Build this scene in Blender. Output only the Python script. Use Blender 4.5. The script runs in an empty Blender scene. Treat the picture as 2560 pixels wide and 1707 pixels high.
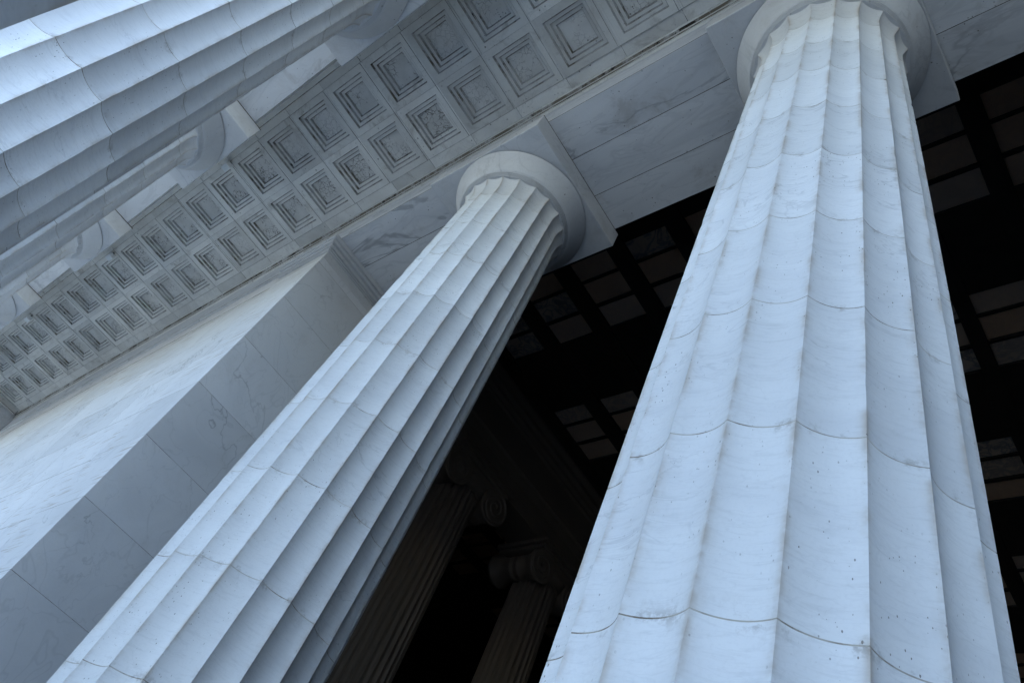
import bpy, math, random
from math import sin, cos, pi, radians, sqrt
from mathutils import Matrix, Vector

random.seed(7)
scene = bpy.context.scene
COL = scene.collection

# ------------------------------------------------------------------ camera
EYE = 2.0
cam_data = bpy.data.cameras.new('camera')
cam_data.sensor_fit = 'HORIZONTAL'
cam_data.sensor_width = 36.0
cam_data.lens = 1902.56 / 2560 * 36.0
cam_data.clip_start = 0.05
cam_data.clip_end = 5000
cam = bpy.data.objects.new('camera', cam_data)
COL.objects.link(cam)
RIGHT = (0.76453215, 0.5502311, 0.33576231)
DOWN = (-0.27925471, 0.75221033, -0.59682194)
FWD = (-0.58095387, 0.36252635, 0.72874361)
m = Matrix.Identity(4)
for r in range(3):
    m[r][0] = RIGHT[r]
    m[r][1] = -DOWN[r]
    m[r][2] = -FWD[r]
m[2][3] = EYE
cam.matrix_world = m
scene.camera = cam

# ------------------------------------------------------------------ light
SUN_EL, SUN_ROT = radians(60), radians(12)      # behind the building: the front is in shade
world = bpy.data.worlds.new('World')
scene.world = world
world.use_nodes = True
wt = world.node_tree
bg = wt.nodes['Background']
sky = wt.nodes.new('ShaderNodeTexSky')
sky.sky_type = 'NISHITA'
sky.sun_disc = False
sky.sun_elevation = SUN_EL
sky.sun_rotation = SUN_ROT
sky.air_density = 1.0
sky.dust_density = 0.1
sky.ozone_density = 3.6
wt.links.new(sky.outputs[0], bg.inputs[0])
bg.inputs[1].default_value = 0.15

sun_data = bpy.data.lights.new('sun', 'SUN')
sun_data.energy = 3.4
sun_data.angle = radians(0.5)
sun_data.color = (1.0, 0.97, 0.93)
sun = bpy.data.objects.new('sun', sun_data)
COL.objects.link(sun)
sd = Vector((sin(SUN_ROT) * cos(SUN_EL), cos(SUN_ROT) * cos(SUN_EL), sin(SUN_EL)))
sun.rotation_euler = sd.to_track_quat('Z', 'Y').to_euler()
sun.location = (0, 0, 60)

vs = scene.view_settings
vs.view_transform = 'Standard'
vs.look = 'None'
vs.exposure = 2.48
vs.gamma = 1.0
vs.use_curve_mapping = False
scene.render.engine = 'CYCLES'
scene.cycles.max_bounces = 6
scene.cycles.diffuse_bounces = 3
scene.cycles.use_denoising = True


# ------------------------------------------------------------------ helpers
class MB:
    """collects faces of one mesh"""
    def __init__(self):
        self.v, self.f, self.mi, self.sm = [], [], [], []

    def vert(self, p):
        self.v.append(tuple(p))
        return len(self.v) - 1

    def face(self, idx, mi=0, smooth=False):
        self.f.append(tuple(idx))
        self.mi.append(mi)
        self.sm.append(smooth)

    def quad(self, a, b, c, d, mi=0):
        n = len(self.v)
        self.v += [tuple(a), tuple(b), tuple(c), tuple(d)]
        self.face((n, n + 1, n + 2, n + 3), mi)

    def box(self, lo, hi, b=0.0, mi=0, mj=1):
        """box with every edge chamfered by b; chamfers take material mj"""
        (x0, y0, z0), (x1, y1, z1) = lo, hi
        if b <= 0:
            n = len(self.v)
            for z in (z0, z1):
                for x, y in ((x0, y0), (x1, y0), (x1, y1), (x0, y1)):
                    self.v.append((x, y, z))
            for q in ((0, 3, 2, 1), (4, 5, 6, 7), (0, 1, 5, 4), (1, 2, 6, 5), (2, 3, 7, 6), (3, 0, 4, 7)):
                self.face([n + k for k in q], mi)
            return
        C = {}
        P = ((x0, x1), (y0, y1), (z0, z1))
        for sx in (0, 1):
            for sy in (0, 1):
                for sz in (0, 1):
                    s = (sx, sy, sz)
                    for ax in range(3):
                        p = [P[k][s[k]] + (b if s[k] == 0 else -b) * (0 if k == ax else 1) for k in range(3)]
                        C[(s, ax)] = self.vert(p)
        def sgn(q, want):
            a, bb, c = [Vector(self.v[i]) for i in q[:3]]
            nrm = (bb - a).cross(c - a)
            return q if nrm.dot(Vector(want)) > 0 else q[::-1]
        for ax in range(3):
            o = [k for k in range(3) if k != ax]
            for s in (0, 1):
                q = []
                for u, w in ((0, 0), (1, 0), (1, 1), (0, 1)):
                    t = [0, 0, 0]
                    t[ax] = s
                    t[o[0]] = u
                    t[o[1]] = w
                    q.append(C[(tuple(t), ax)])
                want = [0, 0, 0]
                want[ax] = 1 if s else -1
                self.face(sgn(q, want), mi)
        for ax in range(3):          # edges parallel to ax
            o = [k for k in range(3) if k != ax]
            for u in (0, 1):
                for w in (0, 1):
                    t0 = [0, 0, 0]
                    t0[o[0]], t0[o[1]] = u, w
                    t1 = list(t0)
                    t1[ax] = 1
                    q = [C[(tuple(t0), o[0])], C[(tuple(t1), o[0])], C[(tuple(t1), o[1])], C[(tuple(t0), o[1])]]
                    want = [0, 0, 0]
                    want[o[0]] = 1 if u else -1
                    want[o[1]] = 1 if w else -1
                    self.face(sgn(q, want), mj)
        for sx in (0, 1):
            for sy in (0, 1):
                for sz in (0, 1):
                    s = (sx, sy, sz)
                    q = [C[(s, 0)], C[(s, 1)], C[(s, 2)]]
                    self.face(sgn(q, [2 * k - 1 for k in s]), mj)

    def lathe(self, prof, n=72, mi=0, smooth=True, mats=None, cx=0, cy=0):
        rings = []
        for r, z in prof:
            base = len(self.v)
            for k in range(n):
                a = 2 * pi * k / n
                self.v.append((cx + r * cos(a), cy + r * sin(a), z))
            rings.append(base)
        for j in range(len(prof) - 1):
            for k in range(n):
                k2 = (k + 1) % n
                self.face((rings[j] + k, rings[j] + k2, rings[j + 1] + k2, rings[j + 1] + k),
                          mats[j] if mats else mi, smooth)

    def extrude_x(self, prof, x0, x1, mi=0, mats=None, close=False):
        """profile of (y, z) swept along x"""
        n0 = len(self.v)
        k = len(prof)
        for x in (x0, x1):
            for y, z in prof:
                self.v.append((x, y, z))
        rng = k if close else k - 1
        for j in range(rng):
            j2 = (j + 1) % k
            self.face((n0 + j, n0 + j2, n0 + k + j2, n0 + k + j), mats[j] if mats else mi)
        if close:
            self.face([n0 + j for j in range(k)][::-1], mi)
            self.face([n0 + k + j for j in range(k)], mi)

    def mesh(self, name, mats):
        me = bpy.data.meshes.new(name)
        me.from_pydata(self.v, [], self.f)
        for mt in mats:
            me.materials.append(mt)
        me.polygons.foreach_set('material_index', self.mi)
        me.polygons.foreach_set('use_smooth', self.sm)
        me.update()
        return me


def link(name, data, parent=None, loc=(0, 0, 0), rot=(0, 0, 0)):
    o = bpy.data.objects.new(name, data)
    COL.objects.link(o)
    o.location = loc
    o.rotation_euler = rot
    if parent is not None:
        o.parent = parent
    return o


def tag(o, label=None, cat=None, group=None, kind=None):
    if cat and not kind: kind = 'thing'
    if label: o['label'] = label
    if cat: o['category'] = cat
    if group: o['group'] = group
    if kind: o['kind'] = kind
    return o


def copy_tree(src, parent=None):
    c = src.copy()
    COL.objects.link(c)
    c.parent = parent
    for ch in list(src.children):
        copy_tree(ch, c)
    return c


# ------------------------------------------------------------------ materials
def new_mat(name, rough=0.6, spec=0.3):
    mt = bpy.data.materials.new(name)
    mt.use_nodes = True
    nt = mt.node_tree
    b = nt.nodes['Principled BSDF']
    b.inputs['Roughness'].default_value = rough
    b.inputs['Specular IOR Level'].default_value = spec
    return mt, nt, b


def N(nt, typ, **kw):
    n = nt.nodes.new(typ)
    for k, v in kw.items():
        setattr(n, k, v)
    return n


def mathn(nt, op, a, b=None, c=None, clamp=False):
    n = nt.nodes.new('ShaderNodeMath')
    n.operation = op
    n.use_clamp = clamp
    for i, x in enumerate((a, b, c)):
        if x is None: continue
        if isinstance(x, (int, float)): n.inputs[i].default_value = x
        else: nt.links.new(x, n.inputs[i])
    return n.outputs[0]


def mapped(nt, scale, loc=(0, 0, 0), rot=(0, 0, 0), rnd=0.0):
    """world position, scaled; a shared mesh therefore looks different wherever it stands"""
    g = N(nt, 'ShaderNodeNewGeometry')
    src = g.outputs['Position']
    if rnd:
        oi = N(nt, 'ShaderNodeObjectInfo')
        sc = N(nt, 'ShaderNodeVectorMath', operation='SCALE')
        sc.inputs[0].default_value = (13.1, 7.7, 5.3)
        nt.links.new(mathn(nt, 'MULTIPLY', oi.outputs['Random'], rnd), sc.inputs['Scale'])
        ad = N(nt, 'ShaderNodeVectorMath', operation='ADD')
        nt.links.new(src, ad.inputs[0])
        nt.links.new(sc.outputs[0], ad.inputs[1])
        src = ad.outputs[0]
    mp = N(nt, 'ShaderNodeMapping')
    mp.inputs['Location'].default_value = loc
    mp.inputs['Rotation'].default_value = rot
    mp.inputs['Scale'].default_value = scale
    nt.links.new(src, mp.inputs[0])
    return mp.outputs[0]


def noise(nt, vec, scale, detail=3, rough=0.55, dist=0.0):
    n = N(nt, 'ShaderNodeTexNoise')
    n.inputs['Scale'].default_value = scale
    n.inputs['Detail'].default_value = detail
    n.inputs['Roughness'].default_value = rough
    n.inputs['Distortion'].default_value = dist
    nt.links.new(vec, n.inputs['Vector'])
    return n.outputs[0]


def ramp(nt, fac, stops):
    r = N(nt, 'ShaderNodeMapRange')
    r.interpolation_type = 'SMOOTHSTEP'
    (a, va), (b, vb) = stops
    r.inputs[1].default_value = a
    r.inputs[2].default_value = b
    r.inputs[3].default_value = va
    r.inputs[4].default_value = vb
    nt.links.new(fac, r.inputs[0])
    return r.outputs[0]


def mix(nt, fac, a, b):
    mx = N(nt, 'ShaderNodeMix', data_type='RGBA')
    if isinstance(fac, (int, float)): mx.inputs[0].default_value = fac
    else: nt.links.new(fac, mx.inputs[0])
    for i, c in ((6, a), (7, b)):
        if isinstance(c, tuple): mx.inputs[i].default_value = (*c, 1)
        else: nt.links.new(c, mx.inputs[i])
    return mx.outputs[2]


def vein_mask(nt, vec, scale, width, dist=1.2, detail=5):
    """thin wandering lines: where a noise field crosses one half"""
    n = noise(nt, vec, scale, detail, 0.55, dist)
    d = mathn(nt, 'ABSOLUTE', mathn(nt, 'SUBTRACT', n, 0.5))
    return ramp(nt, d, ((0.0, 1.0), (width, 0.0)))


def specks(nt, vec, scale, amount, big=0.22):
    v = N(nt, 'ShaderNodeTexVoronoi')
    v.inputs['Scale'].default_value = scale
    nt.links.new(vec, v.inputs['Vector'])
    rnd = N(nt, 'ShaderNodeSeparateColor')
    nt.links.new(v.outputs['Color'], rnd.inputs[0])
    pick = mathn(nt, 'LESS_THAN', rnd.outputs[0], amount)
    size = mathn(nt, 'MULTIPLY', mathn(nt, 'POWER', rnd.outputs[1], 2.0), big)
    ragged = mathn(nt, 'ADD', v.outputs['Distance'], mathn(nt, 'MULTIPLY', noise(nt, vec, scale * 3.0, 2), 0.16))
    near = mathn(nt, 'LESS_THAN', ragged, mathn(nt, 'ADD', size, 0.10))
    return mathn(nt, 'MULTIPLY', pick, near)


def bump(nt, b, h, strength, distance):
    bp = N(nt, 'ShaderNodeBump')
    bp.inputs['Strength'].default_value = strength
    bp.inputs['Distance'].default_value = distance
    nt.links.new(h, bp.inputs['Height'])
    nt.links.new(bp.outputs[0], b.inputs['Normal'])


DIRT = (0.085, 0.072, 0.055)
BROWN = (0.30, 0.22, 0.14)


def marble(name, base, vein, vs_=(1, 1, 1), vscale=0.8, vwidth=0.02, vamt=0.6, cloud=0.35, rnd=3.0,
           speck=0.0, speck_scale=26, attr=False, streak=0.0, rough=0.55, stain=0.0, tones=(0.93, 1.04), tool=0.0):
    mt, nt, b = new_mat(name, rough, 0.35)
    oi = N(nt, 'ShaderNodeObjectInfo')
    p = mapped(nt, vs_, rnd=rnd)
    p0 = mapped(nt, (1, 1, 1))
    col = mix(nt, mathn(nt, 'MULTIPLY', ramp(nt, noise(nt, p, 0.9, 4, 0.6, 0.6), ((0.35, 0.0), (0.75, 1.0))), cloud), base, vein)
    big = ramp(nt, noise(nt, p, 0.45, 2), ((0.42, 0.0), (0.68, 1.0)))
    v1 = mathn(nt, 'MULTIPLY', vein_mask(nt, p, vscale, vwidth), mathn(nt, 'MULTIPLY', big, vamt))
    col = mix(nt, v1, col, tuple(c * 0.55 for c in vein))
    v2 = mathn(nt, 'MULTIPLY', vein_mask(nt, p, vscale * 3.1, vwidth * 1.6, 0.8, 3), vamt * 0.28)
    col = mix(nt, v2, col, tuple(c * 0.75 for c in vein))
    # tone of the single stone
    tone = ramp(nt, oi.outputs['Random'], ((0.0, tones[0]), (1.0, tones[1])))
    hs = N(nt, 'ShaderNodeHueSaturation')
    nt.links.new(tone, hs.inputs['Value'])
    nt.links.new(col, hs.inputs['Color'])
    col = hs.outputs[0]
    grain = noise(nt, p0, 60, 2, 0.6)
    col = mix(nt, ramp(nt, grain, ((0.45, 0.0), (0.8, 0.18))), col, tuple(c * 0.7 for c in base))
    if tool:      # faint combed lines left by the dressing of the stone
        tl = noise(nt, mapped(nt, (1.2, 1.2, 9.0), rnd=rnd), 5.0, 3, 0.6, 0.5)
        col = mix(nt, ramp(nt, tl, ((0.50, 0.0), (0.72, tool))), col, tuple(c * 0.62 for c in base))
    if stain:     # damp and soot blotches with their own outline
        sn = noise(nt, mapped(nt, (1, 1, 1), rnd=1.5), 1.25, 6, 0.72, 0.7)
        col = mix(nt, ramp(nt, sn, ((0.54, 0.0), (0.70, stain))), col, (0.27, 0.235, 0.19))
    if streak:
        ps = mapped(nt, (0.6, 0.5, 15))
        st = mathn(nt, 'MULTIPLY', ramp(nt, noise(nt, ps, 2.0, 2, 0.5), ((0.60, 0.0), (0.65, 1.0))),
                   ramp(nt, noise(nt, p0, 0.7, 3), ((0.42, 0.15), (0.62, 1.0))))
        gn = N(nt, 'ShaderNodeNewGeometry')
        sx = N(nt, 'ShaderNodeSeparateXYZ')
        nt.links.new(gn.outputs['True Normal'], sx.inputs[0])
        st = mathn(nt, 'MULTIPLY', st, mathn(nt, 'LESS_THAN', sx.outputs[1], -0.5))   # the weather side only
        col = mix(nt, mathn(nt, 'MULTIPLY', st, streak), col, BROWN)
    if speck:
        s1 = specks(nt, mapped(nt, (1, 1, 0.5)), speck_scale, speck)
        clump = ramp(nt, noise(nt, p0, 1.3, 3), ((0.40, 0.0), (0.62, 1.0)))
        col = mix(nt, mathn(nt, 'MULTIPLY', mathn(nt, 'MULTIPLY', s1, clump), 0.8), col, DIRT)
    if attr:
        at = N(nt, 'ShaderNodeAttribute', attribute_name='edge')
        e1 = mathn(nt, 'MULTIPLY', at.outputs['Fac'], ramp(nt, noise(nt, p0, 3.5, 4, 0.65), ((0.40, 0.10), (0.66, 1.0))))
        col = mix(nt, mathn(nt, 'MULTIPLY', e1, 0.62), col, BROWN)
        s3 = specks(nt, mapped(nt, (1, 1, 0.7), loc=(9, 4, 1)), 46, 0.45)
        col = mix(nt, mathn(nt, 'MULTIPLY', mathn(nt, 'MULTIPLY', s3, e1), 0.9), col, DIRT)
        aj = N(nt, 'ShaderNodeAttribute', attribute_name='joint')
        j1 = mathn(nt, 'MULTIPLY', aj.outputs['Fac'], ramp(nt, noise(nt, p0, 8.0, 5, 0.75), ((0.52, 0.0), (0.66, 1.0))))
        col = mix(nt, mathn(nt, 'MULTIPLY', j1, 0.5), col, (0.17, 0.135, 0.10))
    nt.links.new(col, b.inputs['Base Color'])
    bump(nt, b, noise(nt, p0, 22, 2, 0.6), 0.25, 0.004)
    return mt


def joint_mat(name, clean, dirt=DIRT, lo=0.36, hi=0.60, keep=0.35):
    """the mortar and grime in the bed joints, broken up along the line"""
    mt, nt, b = new_mat(name, 0.85, 0.1)
    n = noise(nt, mapped(nt, (1, 1, 1)), 4.5, 5, 0.65)
    col = mix(nt, ramp(nt, n, ((lo, keep), (hi, 1.0))), clean, dirt)
    nt.links.new(col, b.inputs['Base Color'])
    return mt


MAR = (0.70, 0.70, 0.70)
VEIN = (0.42, 0.43, 0.45)
M_shaft = marble('column_marble', MAR, (0.50, 0.50, 0.52), vs_=(0.8, 0.8, 2.6), vscale=1.1, vwidth=0.014, vamt=0.36,
                 cloud=0.30, speck=0.50, speck_scale=60, attr=True, tones=(0.87, 1.05), tool=0.22)
M_joint = joint_mat('column_joint', (0.56, 0.53, 0.49), dirt=(0.18, 0.145, 0.105), lo=0.42, hi=0.68, keep=0.12)
M_cap = marble('capital_marble', (0.62, 0.62, 0.62), VEIN, vscale=0.9, vamt=0.3, cloud=0.3, speck=0.25, speck_scale=22, stain=0.22)
M_beam = marble('architrave_marble', (0.70, 0.70, 0.70), (0.40, 0.41, 0.43), vs_=(0.35, 1.4, 1.2), vscale=0.8, vwidth=0.028, vamt=0.62,
                cloud=0.45, speck=0.30, speck_scale=20, stain=0.30, tones=(0.95, 1.08))
M_beamjoint = joint_mat('architrave_joint', (0.30, 0.29, 0.27), lo=0.30, hi=0.5, keep=0.5)
M_wall = marble('wall_marble', (0.65, 0.65, 0.66), (0.38, 0.39, 0.41), vs_=(1, 1, 0.9), vscale=0.45, vwidth=0.008, vamt=0.6,
                cloud=0.22, streak=0.75, speck=0.10, tones=(0.92, 1.05), stain=0.10)
M_walljoint = joint_mat('wall_joint', (0.46, 0.44, 0.41), dirt=(0.16, 0.14, 0.12), lo=0.4, hi=0.62, keep=0.2)
M_ceil = marble('ceiling_marble', (0.74, 0.72, 0.67), (0.44, 0.41, 0.37), vscale=1.2, vamt=0.25, cloud=0.45, speck=0.45, speck_scale=15, stain=0.55, tones=(0.86, 1.08))


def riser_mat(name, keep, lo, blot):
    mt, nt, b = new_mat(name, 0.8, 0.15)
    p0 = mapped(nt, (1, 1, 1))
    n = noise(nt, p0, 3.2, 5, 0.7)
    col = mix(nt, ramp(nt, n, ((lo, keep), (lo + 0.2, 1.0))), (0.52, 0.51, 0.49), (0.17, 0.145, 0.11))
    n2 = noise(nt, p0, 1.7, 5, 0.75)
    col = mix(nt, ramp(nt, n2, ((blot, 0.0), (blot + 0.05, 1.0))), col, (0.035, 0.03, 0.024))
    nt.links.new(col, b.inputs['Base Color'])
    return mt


def crackle_mat():
    """the innermost coffer panel: crazed and spotted with mould"""
    mt, nt, b = new_mat('coffer_panel_marble', 0.7, 0.2)
    p0 = mapped(nt, (1, 1, 1))
    pd = mapped(nt, (1, 1, 1), rnd=4.0)
    oi = N(nt, 'ShaderNodeObjectInfo')
    col = mix(nt, ramp(nt, noise(nt, pd, 2.0, 4), ((0.35, 0.0), (0.7, 0.5))), (0.66, 0.64, 0.60), (0.44, 0.42, 0.38))
    v = N(nt, 'ShaderNodeTexVoronoi', feature='DISTANCE_TO_EDGE')
    v.inputs['Scale'].default_value = 11
    wob = N(nt, 'ShaderNodeVectorMath', operation='ADD')
    nz = N(nt, 'ShaderNodeTexNoise')
    nz.inputs['Scale'].default_value = 7
    nz.inputs['Detail'].default_value = 4
    nt.links.new(p0, nz.inputs['Vector'])
    sc = N(nt, 'ShaderNodeVectorMath', operation='SCALE')
    sc.inputs['Scale'].default_value = 0.16
    nt.links.new(nz.outputs[1], sc.inputs[0])
    nt.links.new(p0, wob.inputs[0])
    nt.links.new(sc.outputs[0], wob.inputs[1])
    nt.links.new(wob.outputs[0], v.inputs['Vector'])
    crack = ramp(nt, v.outputs[0], ((0.0, 1.0), (0.07, 0.0)))
    where = ramp(nt, noise(nt, pd, 3.0, 3), ((0.42, 0.0), (0.54, 1.0)))
    many = ramp(nt, oi.outputs['Random'], ((0.1, 0.35), (0.7, 1.0)))
    col = mix(nt, mathn(nt, 'MULTIPLY', mathn(nt, 'MULTIPLY', crack, where), many), col, (0.10, 0.085, 0.07))
    sp = mathn(nt, 'MULTIPLY', specks(nt, p0, 26, 0.6, 0.35), ramp(nt, noise(nt, p0, 4.0, 3), ((0.42, 0.0), (0.6, 1.0))))
    col = mix(nt, mathn(nt, 'MULTIPLY', sp, 0.8), col, (0.09, 0.075, 0.06))
    nt.links.new(col, b.inputs['Base Color'])
    return mt


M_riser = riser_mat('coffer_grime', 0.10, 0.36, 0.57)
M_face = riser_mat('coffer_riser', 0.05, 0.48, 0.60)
M_crackle = crackle_mat()
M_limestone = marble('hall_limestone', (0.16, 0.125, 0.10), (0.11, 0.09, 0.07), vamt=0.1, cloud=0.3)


def plain(name, col, rough=0.6, metallic=0.0, var=0.25, scale=3.0):
    mt, nt, b = new_mat(name, rough, 0.3)
    b.inputs['Metallic'].default_value = metallic
    c = mix(nt, ramp(nt, noise(nt, mapped(nt, (1, 1, 1)), scale, 4), ((0.35, 0.0), (0.7, 1.0))), col, tuple(x * (1 - var) for x in col))
    nt.links.new(c, b.inputs['Base Color'])
    return mt


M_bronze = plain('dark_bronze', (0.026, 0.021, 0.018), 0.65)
M_ground = plain('plaza_paving', (0.20, 0.21, 0.19), 0.8, var=0.3, scale=0.3)
M_floor = plain('floor_marble', (0.33, 0.33, 0.325), 0.6)
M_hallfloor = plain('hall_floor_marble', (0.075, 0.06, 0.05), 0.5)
M_lamp_plate = plain('lamp_plate', (0.90, 0.91, 0.91), 0.25, var=0.1)
M_lamp_body = plain('lamp_body', (0.22, 0.23, 0.24), 0.5)


def panel_mat():
    mt, nt, b = new_mat('translucent_marble_panel', 0.45, 0.3)
    oi = N(nt, 'ShaderNodeObjectInfo')
    p = mapped(nt, (1, 1, 1), rnd=9.0)
    a = mix(nt, ramp(nt, oi.outputs['Random'], ((0.0, 0.0), (1.0, 1.0))), (0.52, 0.34, 0.22), (0.46, 0.37, 0.30))
    v = mathn(nt, 'MULTIPLY', vein_mask(nt, p, 2.0, 0.10, 2.0, 6), ramp(nt, oi.outputs['Random'], ((0.62, 0.1), (0.9, 0.85))))
    a = mix(nt, v, a, (0.15, 0.16, 0.17))
    nt.links.new(a, b.inputs['Base Color'])
    return mt


M_panel = panel_mat()

# ------------------------------------------------------------------ measured positions (metres, floor at z = 0)
MX, RX, CY = -6.767, -1.577, 3.123          # the two columns in the entrance
FY = -1.561                                 # front row
F_X = [-1.63, -6.838, -11.838, -16.838, -21.838]   # front columns, nearest first
AB = 1.173                                  # half side of an abacus
Z_NECK, Z_FLUTE, Z_ECH, Z_ABA, Z_SOF = 11.87, 12.255, 12.335, 12.675, 13.066
Z_CEIL = 14.0
ARCH_Y0, ARCH_Y1 = 2.08, 4.186
FRONT_Y1 = -0.556
FRONT_Y0 = 2 * FY - FRONT_Y1
WALL_X1 = -10.907
WALL_X0 = -44.0

# ------------------------------------------------------------------ ground, steps, floors
g = MB()
g.quad((-600, -600, -7.2), (600, -600, -7.2), (600, 600, -7.2), (-600, 600, -7.2))
tag(link('ground', g.mesh('ground', [M_ground])), kind='structure')

NST = 14
for k in range(NST):
    s = MB()
    s.box((-50, -4.6 - 0.42 * (k + 1), -7.2), (40, -4.6 - 0.42 * k - 0.001, -0.17 - 0.5 * k), 0.008, 0, 0)
    tag(link('step', s.mesh('step', [M_floor]), None), kind='structure')
s = MB()
s.box((-50, -4.6, -7.2), (40, 4.15, 0.0), 0.01, 0, 0)
tag(link('floor', s.mesh('floor', [M_floor])), kind='structure')
s = MB()
s.box((-44, 4.152, -7.2), (24, 30, -0.004), 0.0)
tag(link('hall_floor', s.mesh('hall_floor', [M_hallfloor])), kind='structure')


# ------------------------------------------------------------------ fluted Doric column
def shaft_radius(z):
    t = z / 12.075
    return 1.0354 + (0.8315 - 1.0354) * t + 0.0273 * 4 * t * (1 - t)


FL, SEG = 20, 12


def flute_ring(r, depth_k=1.0, jit=None):
    out = []
    h = pi / FL
    chord = 2 * r * sin(h)
    s = 0.15 * chord * depth_k
    Rc = (chord * chord / 4 + s * s) / (2 * s)
    for i in range(FL):
        mid = radians(9) + 2 * h * i + h
        for k in range(SEG):
            t = k / SEG
            x = chord * (t - 0.5)
            y = r * cos(h) - (sqrt(Rc * Rc - x * x) - (Rc - s))
            if k == 0 and jit is not None:
                q = 1 - jit[i] / r
                x, y = x * q, y - jit[i]
            out.append((y * cos(mid) - x * sin(mid), y * sin(mid) + x * cos(mid)))
    return out


def drum_mesh(z0, z1, name, flare=False):
    rng = random.Random(int(z0 * 1000))
    v, f, mi, edge, joint = [], [], [], [], []
    n = FL * SEG
    b = 0.0038
    zs = [(z0, -b, 1.0), (z0 + b, 0, 1.0), (z0 + 0.05, 0, 0.25)]
    if flare:
        top = [z0 + 0.11 + (z1 - z0 - 0.11) * k / 14 for k in range(15)]
        zs += [(z, 0, 0.0) for z in top]
    else:
        m_ = 9
        a0, a1 = z0 + 0.13, z1 - 0.13
        zs += [(a0 + (a1 - a0) * k / m_, 0, 0.0) for k in range(m_ + 1)]
        zs += [(z1 - 0.05, 0, 0.25), (z1 - b, 0, 1.0), (z1, -b, 1.0)]
    for z, inset, jn in zs:
        r = shaft_radius(min(z, 12.1)) + inset
        dk = 1.0
        if flare and z > 12.0:
            u = (z - 12.0) / (Z_FLUTE - 12.0)
            r = shaft_radius(12.0) + 0.07 * u ** 2.6
            dk = 1.0 - 0.38 * u
        jit = [0.0012 * rng.random() + (0.009 * rng.random() if rng.random() < 0.03 else 0) for _ in range(FL)]
        for q, (x, y) in enumerate(flute_ring(r, dk, jit)):
            v.append((x, y, z))
            k = q % SEG
            k = min(k, SEG - k)
            edge.append({0: 1.0, 1: 0.24, 2: 0.03}.get(k, 0.0))
            joint.append(jn)
    nr = len(zs)
    for j in range(nr - 1):
        for k in range(n):
            k2 = (k + 1) % n
            f.append((j * n + k, j * n + k2, (j + 1) * n + k2, (j + 1) * n + k))
            mi.append(1 if (j == 0 or (j == nr - 2 and not flare)) else 0)
    me = bpy.data.meshes.new(name)
    me.from_pydata(v, [], f)
    me.materials.append(M_shaft)
    me.materials.append(M_joint)
    me.polygons.foreach_set('material_index', mi)
    me.polygons.foreach_set('use_smooth', [True] * len(f))
    for nm, dat in (('edge', edge), ('joint', joint)):
        at = me.attributes.new(nm, 'FLOAT', 'POINT')
        at.data.foreach_set('value', dat)
    sh = me.attributes.new('sharp_edge', 'BOOLEAN', 'EDGE')
    flags = [False] * len(me.edges)
    for e in me.edges:
        a, bb = e.vertices
        ka, kb = a % n, bb % n
        if ka == kb and ka % SEG == 0:
            flags[e.index] = True
        elif ka != kb and (a // n) in (1, nr - 2):
            flags[e.index] = True
    sh.data.foreach_set('value', flags)
    me.update()
    return me


ZJ = [0.0, 1.58, 2.64, 3.70, 4.76, 5.82, 6.87, 7.93, 8.98, 10.0, 10.93, Z_NECK]


def make_column():
    root = link('fluted_column', None)
    for a, b in zip(ZJ[:-1], ZJ[1:]):
        link('drum', drum_mesh(a, b, 'drum'), root)
    cap = link('necking', drum_mesh(Z_NECK, Z_FLUTE, 'necking', True), root)
    r = MB()
    pr = [(0.70, Z_FLUTE - 0.001)]
    z = Z_FLUTE
    rr = 0.912
    for k in range(4):
        pr += [(rr, z), (rr + 0.004, z + 0.013), (rr - 0.010, z + 0.0155), (rr - 0.008, z + 0.020)]
        z += 0.020
        rr += 0.011
    r.lathe(pr, 96, smooth=False)
    link('annulet_rings', r.mesh('annulet_rings', [M_cap, M_joint]), root)
    e = MB()
    prof = [(0.93, Z_ECH - 0.004), (0.953, Z_ECH), (0.985, Z_ECH + 0.045), (1.025, Z_ECH + 0.11), (1.067, Z_ECH + 0.18), (1.105, Z_ECH + 0.24),
            (1.135, Z_ECH + 0.285), (1.150, Z_ECH + 0.312), (1.154, Z_ECH + 0.322), (1.146, Z_ABA - 0.010), (1.128, Z_ABA + 0.002)]
    e.lathe(prof, 120, mats=[0] * 8 + [1, 1])
    link('echinus', e.mesh('echinus', [M_cap, M_beamjoint]), root)
    a = MB()
    a.box((-AB, -AB, Z_ABA), (AB, AB, Z_SOF - 0.012), 0.010, 0, 0)
    ab = link('abacus', a.mesh('abacus', [M_cap]), root)
    j = MB()
    j.box((-AB + 0.003, -AB + 0.003, Z_SOF - 0.018), (AB - 0.003, AB - 0.003, Z_SOF + 0.002), 0.0)
    link('mortar_bed', j.mesh('mortar_bed', [M_beamjoint]), ab)
    return root


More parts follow.
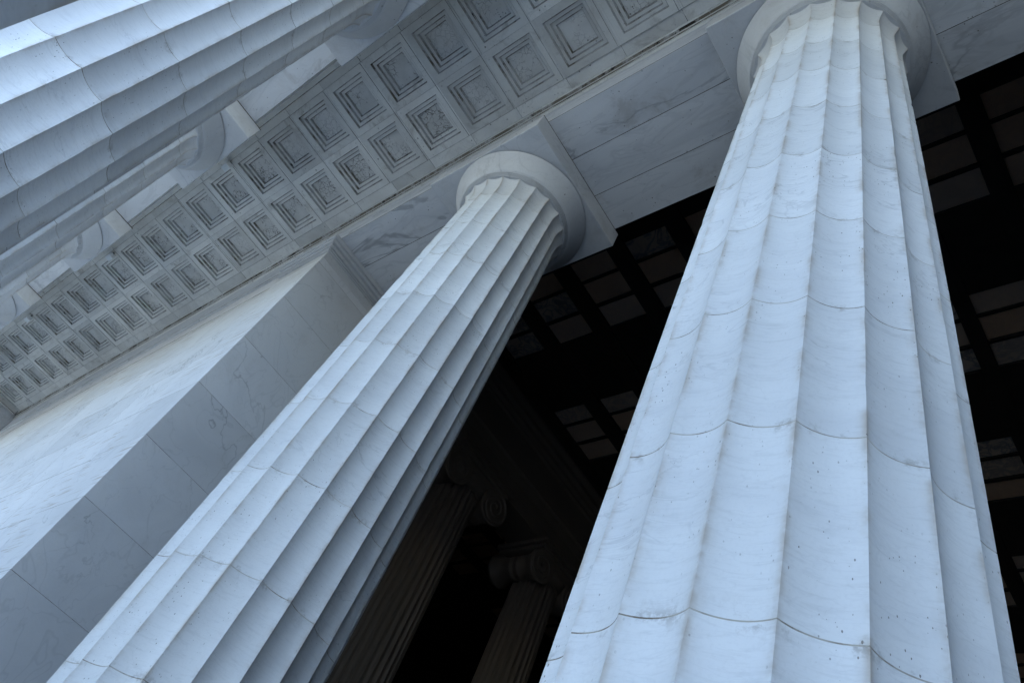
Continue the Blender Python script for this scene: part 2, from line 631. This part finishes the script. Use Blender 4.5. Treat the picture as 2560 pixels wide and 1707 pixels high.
proto = make_column()
placed = [
    (RX, CY, 'bright fluted marble column filling the right side, nearest in the entrance', 'two columns in the entrance'),
    (MX, CY, 'fluted marble column across the middle, its square abacus before the dark hall', 'two columns in the entrance'),
    (F_X[0], FY, 'dark shaft edge of the nearest column in the extreme top left corner', 'front row of columns'),
    (F_X[1], FY, 'huge fluted marble column slanting across the top left', 'front row of columns'),
    (F_X[2], FY, 'fluted column peeping out just below the huge top left one', 'front row of columns'),
    (F_X[3], FY, 'third column down the receding front row, its capital at the left', 'front row of columns'),
    (F_X[4], FY, 'farthest column of the front row, only its capital showing at the left edge', 'front row of columns'),
]
placed += [(-26.838, FY, 'front row column past the left edge, outside the picture', 'front row of columns'),
           (-31.838, FY, 'second front row column past the left edge, outside the picture', 'front row of columns'),
           (-36.838, FY, 'last front row column past the left edge, outside the picture', 'front row of columns'),
           (3.69, FY, 'front row column to the right of the camera, outside the picture', 'front row of columns'),
           (8.69, FY, 'second front row column to the right, outside the picture', 'front row of columns'),
           (13.69, FY, 'third front row column to the right, outside the picture', 'front row of columns'),
           (18.69, FY, 'fourth front row column to the right, outside the picture', 'front row of columns'),
           (23.69, FY, 'last front row column to the right, outside the picture', 'front row of columns')]
for i, (x, y, lab, grp) in enumerate(placed):
    c = proto if i == 0 else copy_tree(proto)
    c.location = (x, y, 0)
    tag(c, lab, 'column', grp)

# ------------------------------------------------------------------ architrave over the entrance columns
arch = link('entrance_architrave', None, loc=(0, 0, 0))
tag(arch, 'pale veined marble architrave of long blocks resting on the entrance columns', 'architrave')
ys = [ARCH_Y0, 2.799, 3.51, ARCH_Y1]
xs = [-11.9, MX, RX, RX + 5.19]
for a, b in zip(xs[:-1], xs[1:]):
    for c, d in zip(ys[:-1], ys[1:]):
        mb = MB()
        mb.box((a, c, Z_SOF), (b, d, Z_SOF + 1.3), 0.0045)
        link('architrave_block', mb.mesh('architrave_block', [M_beam, M_beamjoint]), arch)
# crown moulding under the ceiling
prof = [(ARCH_Y0 - 0.002, Z_CEIL - 0.30), (ARCH_Y0 - 0.035, Z_CEIL - 0.28), (ARCH_Y0 - 0.035, Z_CEIL - 0.19), (ARCH_Y0 - 0.05, Z_CEIL - 0.18),
        (ARCH_Y0 - 0.055, Z_CEIL - 0.11), (ARCH_Y0 - 0.09, Z_CEIL - 0.07), (ARCH_Y0 - 0.11, Z_CEIL - 0.065), (ARCH_Y0 - 0.11, Z_CEIL + 0.05)]
xx = [-11.9, -8.9, -6.0, -2.9, 0.4, RX + 5.19]
for a, b in zip(xx[:-1], xx[1:]):
    mb = MB()
    mb.extrude_x(prof, a + 0.002, b - 0.002, mats=[0, 0, 1, 0, 1, 0, 0])
    link('crown_moulding', mb.mesh('crown_moulding', [M_ceil, M_riser]), arch)

# ------------------------------------------------------------------ hall wall with its end pilaster
wall = link('hall_front_wall', None)
tag(wall, 'smooth marble block wall with bright streaked face and grey end at lower left', 'wall')
Z0, HC = 11.124, 1.2096
courses = []
z = Z0 + HC
zt = [Z_SOF - 0.56]
while z > 0.02:
    if z < zt[-1] - 0.1: zt.append(z)
    z -= HC
zt.append(0.0)
WY = 2.10
PIL_X = -12.55
for ci, (zb, za) in enumerate(zip(zt[1:], zt[:-1])):
    mb = MB()
    mb.box((PIL_X, WY, zb), (WALL_X1, 4.13, za), 0.003)
    link('stone_block', mb.mesh('stone_block', [M_wall, M_walljoint]), wall)
    x = PIL_X
    first = 1.7 if ci % 2 else 3.0
    while x > WALL_X0:
        w = first if x == PIL_X else 3.1
        x2 = max(x - w, WALL_X0)
        mb = MB()
        mb.box((x2, WY + 0.04, zb), (x, 4.13, za), 0.005)
        link('stone_block', mb.mesh('stone_block', [M_wall, M_walljoint]), wall)
        x = x2
# band on top of the wall, up to the ceiling
x = PIL_X - 0.02
while x > WALL_X0:
    x2 = max(x - 3.6, WALL_X0)
    mb = MB()
    mb.box((x2, WY + 0.03, Z_SOF - 0.56), (x, 4.13, Z_SOF), 0.006)
    link('frieze_block', mb.mesh('frieze_block', [M_wall, M_walljoint]), wall)
    mb = MB()
    mb.box((x2, ARCH_Y0, Z_SOF), (x, 4.13, Z_SOF + 1.3), 0.006)
    link('frieze_block', mb.mesh('frieze_block', [M_beam, M_walljoint]), wall)
    mb = MB()
    mb.extrude_x(prof, x2 + 0.002, x - 0.002, mats=[0, 0, 1, 0, 1, 0, 0])
    link('crown_moulding', mb.mesh('crown_moulding', [M_ceil, M_riser]), wall)
    x = x2
mb = MB()
mb.box((PIL_X - 0.02, ARCH_Y0 + 0.002, Z_SOF + 0.001), (-11.902, 4.13, Z_SOF + 1.3), 0.006)
link('frieze_block', mb.mesh('frieze_block', [M_beam, M_walljoint]), wall)
mb = MB()
mb.extrude_x(prof, PIL_X - 0.02, -11.902, mats=[0, 0, 1, 0, 1, 0, 0])
link('crown_moulding', mb.mesh('crown_moulding', [M_ceil, M_riser]), wall)
# pilaster capital: stacked mouldings stepping out
cap = link('pilaster_capital', None, wall)
steps = [(12.506, 12.70, 0.003), (12.70, 12.725, 0.032), (12.725, 12.74, 0.014), (12.74, 12.77, 0.045), (12.77, 12.785, 0.024),
         (12.785, 12.86, 0.075), (12.86, 12.875, 0.058), (12.875, 12.95, 0.118), (12.95, 12.962, 0.098), (12.962, Z_SOF - 0.003, 0.152)]
for a, b, o in steps:
    mb = MB()
    mb.box((PIL_X - 0.01 - o * 0.4, WY - o, a), (WALL_X1 + o, 4.13 + o, b - 0.0005), min(0.006, (b - a) * 0.3), 0, 0)
    link('moulding', mb.mesh('moulding', [M_cap]), cap)

# right end of the hall wall (outside the frame, shuts the hall)
mb = MB()
mb.box((RX + 4.14, WY, 0), (24, 4.13, Z_SOF + 1.3), 0.005)
o = link('hall_front_wall', mb.mesh('hall_front_wall', [M_wall, M_walljoint]))
tag(o, 'marble wall right of the entrance, outside the picture', 'wall')

# ------------------------------------------------------------------ architrave of the front row
fa = link('front_architrave', None)
tag(fa, 'marble architrave carried by the front row of columns at upper left', 'architrave')
fx = [26, 18.69, 13.69, 8.69, 3.69, F_X[0], F_X[1], F_X[2], F_X[3], F_X[4], -26.838, -31.838, -36.838, -44]
fys = [FRONT_Y0, -1.9, -1.23, FRONT_Y1]
for b, a in zip(fx[:-1], fx[1:]):
    for c, d in zip(fys[:-1], fys[1:]):
        mb = MB()
        mb.box((a, c, Z_SOF), (b, d, Z_SOF + 1.3), 0.0045)
        link('architrave_block', mb.mesh('architrave_block', [M_beam, M_beamjoint]), fa)
    mb = MB()
    mb.box((a + 0.002, FRONT_Y1 - 0.02, Z_CEIL - 0.16), (b - 0.002, FRONT_Y1 + 0.10, Z_CEIL + 0.05), 0.012)
    link('crown_moulding', mb.mesh('crown_moulding', [M_ceil, M_riser]), fa)

# ------------------------------------------------------------------ coffered ceiling
CP, CW, CQ, CYB, CX0 = 1.0657, 0.7898, 1.0367, 1.6442, -27.629
ceil = link('coffered_ceiling', None)
tag(ceil, 'grey coffered marble ceiling with two rows of stepped square coffers', 'ceiling')


def coffer_mesh():
    """one slab with a stepped square hole; origin at the hole's low-x, high-y corner, ceiling plane at z = 0"""
    mb = MB()
    mx, my = (CP - CW) / 2, (CQ - CW) / 2
    st = 0.036
    x0, x1, y0, y1 = -mx, CW + mx, -CW - my, my
    def rect(xa, xb, ya, yb, z):
        return [mb.vert(p) for p in ((xa, ya, z), (xb, ya, z), (xb, yb, z), (xa, yb, z))]
    def band(A, B, mi):
        for k in range(4):
            k2 = (k + 1) % 4
            mb.face((A[k2], A[k], B[k], B[k2]), mi)
    lv = [(x0 + 0.0005, x1 - 0.0005, y0 + 0.0005, y1 - 0.0005, 0.06, 0),
          (x0 + 0.0005, x1 - 0.0005, y0 + 0.0005, y1 - 0.0005, 0.007, 1),
          (x0 + st, x1 - st, y0 + 0.0010, y1 - 0.0010, 0.007, 0),
          (x0 + st + 0.004, x1 - st - 0.004, y0 + 0.0015, y1 - 0.0015, 0.0, 1),
          (0, CW, -CW, 0, 0.0, 0)]
    w, z = 0.0, 0.0
    for dz, ledge in ((0.046, 0.066), (0.046, 0.064), (0.044, None)):
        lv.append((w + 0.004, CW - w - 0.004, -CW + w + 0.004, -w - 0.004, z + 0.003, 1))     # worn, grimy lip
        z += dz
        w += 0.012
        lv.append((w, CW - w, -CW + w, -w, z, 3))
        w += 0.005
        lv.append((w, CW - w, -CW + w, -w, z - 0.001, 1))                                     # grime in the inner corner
        if ledge:
            w += ledge - 0.012
            lv.append((w, CW - w, -CW + w, -w, z, 0))
    rings = [(rect(*l[:5]), l[5]) for l in lv]
    for (A, _), (B, mi) in zip(rings[:-1], rings[1:]):
        band(A, B, mi)
    L = rings[-1][0]
    mb.face((L[3], L[2], L[1], L[0]), 2)
    return mb.mesh('coffer', [M_ceil, M_riser, M_crackle, M_face])


CM = coffer_mesh()
rngc = random.Random(3)
for i in range(-1, 30):
    for row in (0, 1):
        drop = (0.0 if i < 10 else (-0.006 if i < 21 else -0.022)) + rngc.uniform(-0.003, 0.003)
        link('coffer', CM, ceil, (CX0 + i * CP, CYB - row * CQ, Z_CEIL + drop), (rngc.uniform(-0.002, 0.002), rngc.uniform(-0.002, 0.002), 0))
ytop = CYB + (CQ - CW) / 2
ybot = CYB - CQ - CW - (CQ - CW) / 2
xl = CX0 - (CP - CW) / 2 - 2 * CP
while xl < 4.5:
    x2 = xl + CP * 1.0
    for (ya, yb) in ((ytop + 0.001, ARCH_Y0 + 0.02), (FRONT_Y1 - 0.02, ybot - 0.001)):
        mb = MB()
        mb.box((xl, ya, Z_CEIL + rngc.uniform(-0.006, 0.004)), (x2, yb, Z_CEIL + 0.08), 0.004)
        link('border_slab', mb.mesh('border_slab', [M_ceil, M_riser]), ceil)
    xl = x2

# beam that closes the coffered ceiling at its far end
eb = link('cross_beam', None)
tag(eb, 'grey marble cross beam closing the coffered ceiling at the far left end', 'beam')
mb = MB()
mb.box((-31.0, FRONT_Y1 + 0.002, Z_SOF), (-29.2, ARCH_Y0 - 0.002, Z_SOF + 1.3), 0.01)
link('architrave_block', mb.mesh('architrave_block', [M_beam, M_beamjoint]), eb)
mb = MB()
mb.box((-29.2, FRONT_Y1 + 0.1, Z_CEIL - 0.14), (-29.02, ARCH_Y0 - 0.12, Z_CEIL + 0.04), 0.015)
link('crown_moulding', mb.mesh('crown_moulding', [M_ceil, M_riser]), eb)
mb = MB()
mb.box((-29.02, FRONT_Y1 + 0.002, Z_CEIL + 0.012), (CX0 - 1.2 * CP, ARCH_Y0 - 0.01, Z_CEIL + 0.09), 0.006)
link('border_slab', mb.mesh('border_slab', [M_ceil, M_riser]), eb)

# ------------------------------------------------------------------ small lamps on the ceiling border
for k, (x, y, lab) in enumerate(((-12.86, -0.30, 'small white lamp on the coffered ceiling beside the second front column'),
                                 (-18.29, -0.265, 'small white lamp on the coffered ceiling beside the third front column'),
                                 (-23.54, -0.25, 'small grey lamp on the coffered ceiling near the left edge'))):
    root = link('ceiling_lamp', None, loc=(x, y, Z_CEIL))
    tag(root, lab, 'lamp', 'lamps along the ceiling border')
    mb = MB(); mb.box((-0.025, 0.0, -0.10), (0.025, 0.05, 0.01), 0.008, 0, 0)
    link('bracket', mb.mesh('bracket', [M_lamp_body]), root)
    mb = MB(); mb.box((-0.11, -0.03, -0.21), (0.11, 0.11, -0.09), 0.012, 0, 0)
    link('housing', mb.mesh('housing', [M_lamp_plate]), root)
    mb = MB(); mb.box((-0.08, 0.0, -0.217), (0.08, 0.085, -0.209), 0.002, 0, 0)
    link('lens', mb.mesh('lens', [plain('lamp_lens', (0.80, 0.83, 0.83), 0.15, var=0.05)]), root)

# ------------------------------------------------------------------ the dark hall inside
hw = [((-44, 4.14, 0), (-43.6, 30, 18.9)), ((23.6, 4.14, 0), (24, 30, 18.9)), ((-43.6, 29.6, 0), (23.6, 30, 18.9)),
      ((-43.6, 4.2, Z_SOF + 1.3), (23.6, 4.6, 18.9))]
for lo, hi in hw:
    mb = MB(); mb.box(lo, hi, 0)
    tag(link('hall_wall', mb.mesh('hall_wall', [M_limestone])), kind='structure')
mb = MB()
mb.box((-48, -4.2, Z_SOF + 1.31), (26, 4.2, 19.2), 0)
tag(link('entablature_mass', mb.mesh('entablature_mass', [M_beam])), kind='structure')
mb = MB()
mb.box((-48, 4.2, 18.9), (26, 32, 21.5), 0)
tag(link('roof', mb.mesh('roof', [M_limestone])), kind='structure')

hc = link('hall_ceiling', None)
tag(hc, 'dark bronze beam ceiling with dim marble panels high inside the hall', 'ceiling')
ZP = 18.3
PX = [-22.4, -20.7, -19.0, -17.3, -15.6, -13.30, -11.60, -9.90, -8.22, -6.55, -4.90, -3.30, -1.78, -0.30, 1.3, 3.0, 4.7]
PW = 1.18
rows = []
for gk in range(6):
    y0 = 6.58 + gk * 4.3 if gk else 6.58
    for a, b in ((0.0, 0.58), (0.66, 1.34), (1.44, 2.12)):
        rows.append((y0 + a, y0 + b, gk))
pm = {}
for (a, b, gk) in rows:
    if b > 29: continue
    for x in PX:
        w = 1.06 if x in (-1.78, -0.30) else PW
        key = (round(w, 2), round(b - a, 2))
        if key not in pm:
            mb = MB(); mb.box((0, 0, 0), (w, b - a, 0.05), 0.003, 0, 0)
            pm[key] = mb.mesh('marble_panel', [M_panel])
        link('marble_panel', pm[key], hc, (x, a, ZP))
# bronze: long beams between the panel files, bars and girders across
edges = []
prev = -43.6
for x in PX:
    w = 1.06 if x in (-1.78, -0.30) else PW
    edges.append((prev, x))
    prev = x + w
edges.append((prev, 23.6))
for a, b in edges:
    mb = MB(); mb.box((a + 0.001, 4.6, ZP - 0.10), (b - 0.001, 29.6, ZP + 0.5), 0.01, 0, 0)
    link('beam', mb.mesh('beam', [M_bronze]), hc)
ey = [4.6]
cross = []
for (a, b, gk) in rows:
    if b > 29: continue
    cross.append((ey[-1], a))
    ey.append(b)
cross.append((ey[-1], 29.6))
for a, b in cross:
    mb = MB(); mb.box((-43.6, a + 0.001, ZP - 0.06), (23.6, b - 0.001, ZP + 0.4), 0.008, 0, 0)
    link('beam', mb.mesh('beam', [M_bronze]), hc)


# ------------------------------------------------------------------ Ionic columns and their entablature
IX = -14.70
Z_ITOP = 15.2


def ionic():
    root = link('ionic_column', None)
    mb = MB()
    n, sg = 24, 8
    rings = []
    for k in range(16):
        z = 0.5 + (14.35 - 0.5) * k / 15
        t = k / 15
        r = 0.80 - 0.13 * t + 0.02 * 4 * t * (1 - t) / 2
        base = len(mb.v)
        for i in range(n):
            for q in range(sg):
                u = q / sg
                rr = r if q in (0, 7) else r - 0.055 * sin(pi * (u - 0.06) / 0.82) ** 0.7
                a = 2 * pi * (i + u) / n
                mb.v.append((rr * cos(a), rr * sin(a), z))
        rings.append(base)
    for j in range(15):
        for k in range(n * sg):
            k2 = (k + 1) % (n * sg)
            mb.face((rings[j] + k, rings[j] + k2, rings[j + 1] + k2, rings[j + 1] + k))
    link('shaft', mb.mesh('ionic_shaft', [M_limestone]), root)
    mb = MB()
    mb.lathe([(0.0, 0), (1.08, 0), (1.08, 0.12), (1.06, 0.2), (0.93, 0.26), (0.98, 0.38), (0.86, 0.46), (0.80, 0.52)], 48)
    link('base', mb.mesh('ionic_base', [M_limestone]), root)
    mb = MB()
    mb.lathe([(0.66, 14.33), (0.70, 14.36), (0.70, 14.40), (0.68, 14.42), (0.80, 14.52), (0.86, 14.62), (0.84, 14.66)], 48)
    link('egg_moulding', mb.mesh('egg_moulding', [M_limestone]), root)
    # volutes: bolsters running in x with a spiral raised on both faces
    for sy in (-1, 1):
        mb = MB()
        cyv, czv = sy * 0.84, 14.42
        pr = [(0.50, -0.84), (0.50, -0.74), (0.41, -0.62), (0.33, -0.22), (0.37, -0.18), (0.37, -0.08), (0.34, -0.05), (0.34, 0.05), (0.37, 0.08), (0.37, 0.18), (0.33, 0.22), (0.41, 0.62), (0.50, 0.74), (0.50, 0.84)]
        nn = 36
        rg = []
        for r, x in pr:
            b0 = len(mb.v)
            for k in range(nn):
                a = 2 * pi * k / nn
                mb.v.append((x, cyv + r * cos(a), czv + r * sin(a)))
            rg.append(b0)
        for j in range(len(pr) - 1):
            for k in range(nn):
                k2 = (k + 1) % nn
                mb.face((rg[j] + k, rg[j] + k2, rg[j + 1] + k2, rg[j + 1] + k), 0, True)
        mb.face([rg[0] + k for k in range(nn)][::-1])
        mb.face([rg[-1] + k for k in range(nn)])
        vol = link('volute', mb.mesh('volute', [M_limestone]), root)
        for sx in (-1, 1):
            sp = MB()
            K = 70
            prev = None
            for k in range(K + 1):
                t = k / K
                a = -sy * (2 * pi * 2.4 * t) + pi / 2
                r = 0.485 * (1 - t) ** 1.05 + 0.05 * t
                w = 0.042 * (1 - 0.55 * t)
                x = sx * 0.84
                ring = []
                for dr, dx in ((-w, 0), (-w * 0.5, 0.035), (w * 0.5, 0.035), (w, 0)):
                    ring.append(sp.vert((x + sx * dx, cyv + (r + dr) * cos(a), czv + (r + dr) * sin(a))))
                if prev:
                    for q in range(3):
                        sp.face((prev[q], prev[q + 1], ring[q + 1], ring[q]))
                prev = ring
            link('spiral', sp.mesh('spiral', [M_limestone]), vol)
    mb = MB()
    mb.box((-0.80, -0.86, 14.66), (0.80, 0.86, 14.92), 0.02, 0, 0)
    link('cushion', mb.mesh('cushion', [M_limestone]), root)
    mb = MB()
    mb.box((-0.90, -1.10, 14.92), (0.90, 1.10, 15.06), 0.03, 0, 0)
    mb.box((-0.98, -1.18, 15.061), (0.98, 1.18, Z_ITOP - 0.002), 0.012, 0, 0)
    link('abacus', mb.mesh('ionic_abacus', [M_limestone]), root)
    return root


ip = ionic()
for i, (y, lab) in enumerate(((9.98, 'shadowed Ionic column with a spiral volute just right of the middle column'),
                              (14.12, 'dim Ionic column deeper in the hall, left of the bright right column'),
                              (18.26, 'Ionic column deepest in the dark hall, behind the bright right column'))):
    c = ip if i == 0 else copy_tree(ip)
    c.location = (IX, y, 0)
    tag(c, lab, 'column', 'Ionic columns inside the hall')

ent = link('ionic_entablature', None)
tag(ent, 'dark moulded entablature above the Ionic columns running into the hall', 'entablature')
half = [(0.62, Z_ITOP), (0.62, 15.55), (0.65, 15.56), (0.65, 15.9), (0.68, 15.91), (0.68, 16.2), (0.74, 16.26), (0.74, 16.32), (0.64, 16.34),
        (0.64, 17.35), (0.70, 17.40), (0.70, 17.5), (0.78, 17.58), (0.78, 17.72), (0.86, 17.80), (0.86, 17.95), (0.95, 18.1), (0.95, 18.19)]
poly = [(x, z) for x, z in half] + [(-x, z) for x, z in half[::-1]]
mb = MB()
k = len(poly)
for y in (4.602, 29.598):
    for x, z in poly:
        mb.v.append((IX + x, y, z))
for j in range(k):
    j2 = (j + 1) % k
    mb.face((j, j2, k + j2, k + j))
link('entablature_beam', mb.mesh('entablature_beam', [M_limestone]), ent)
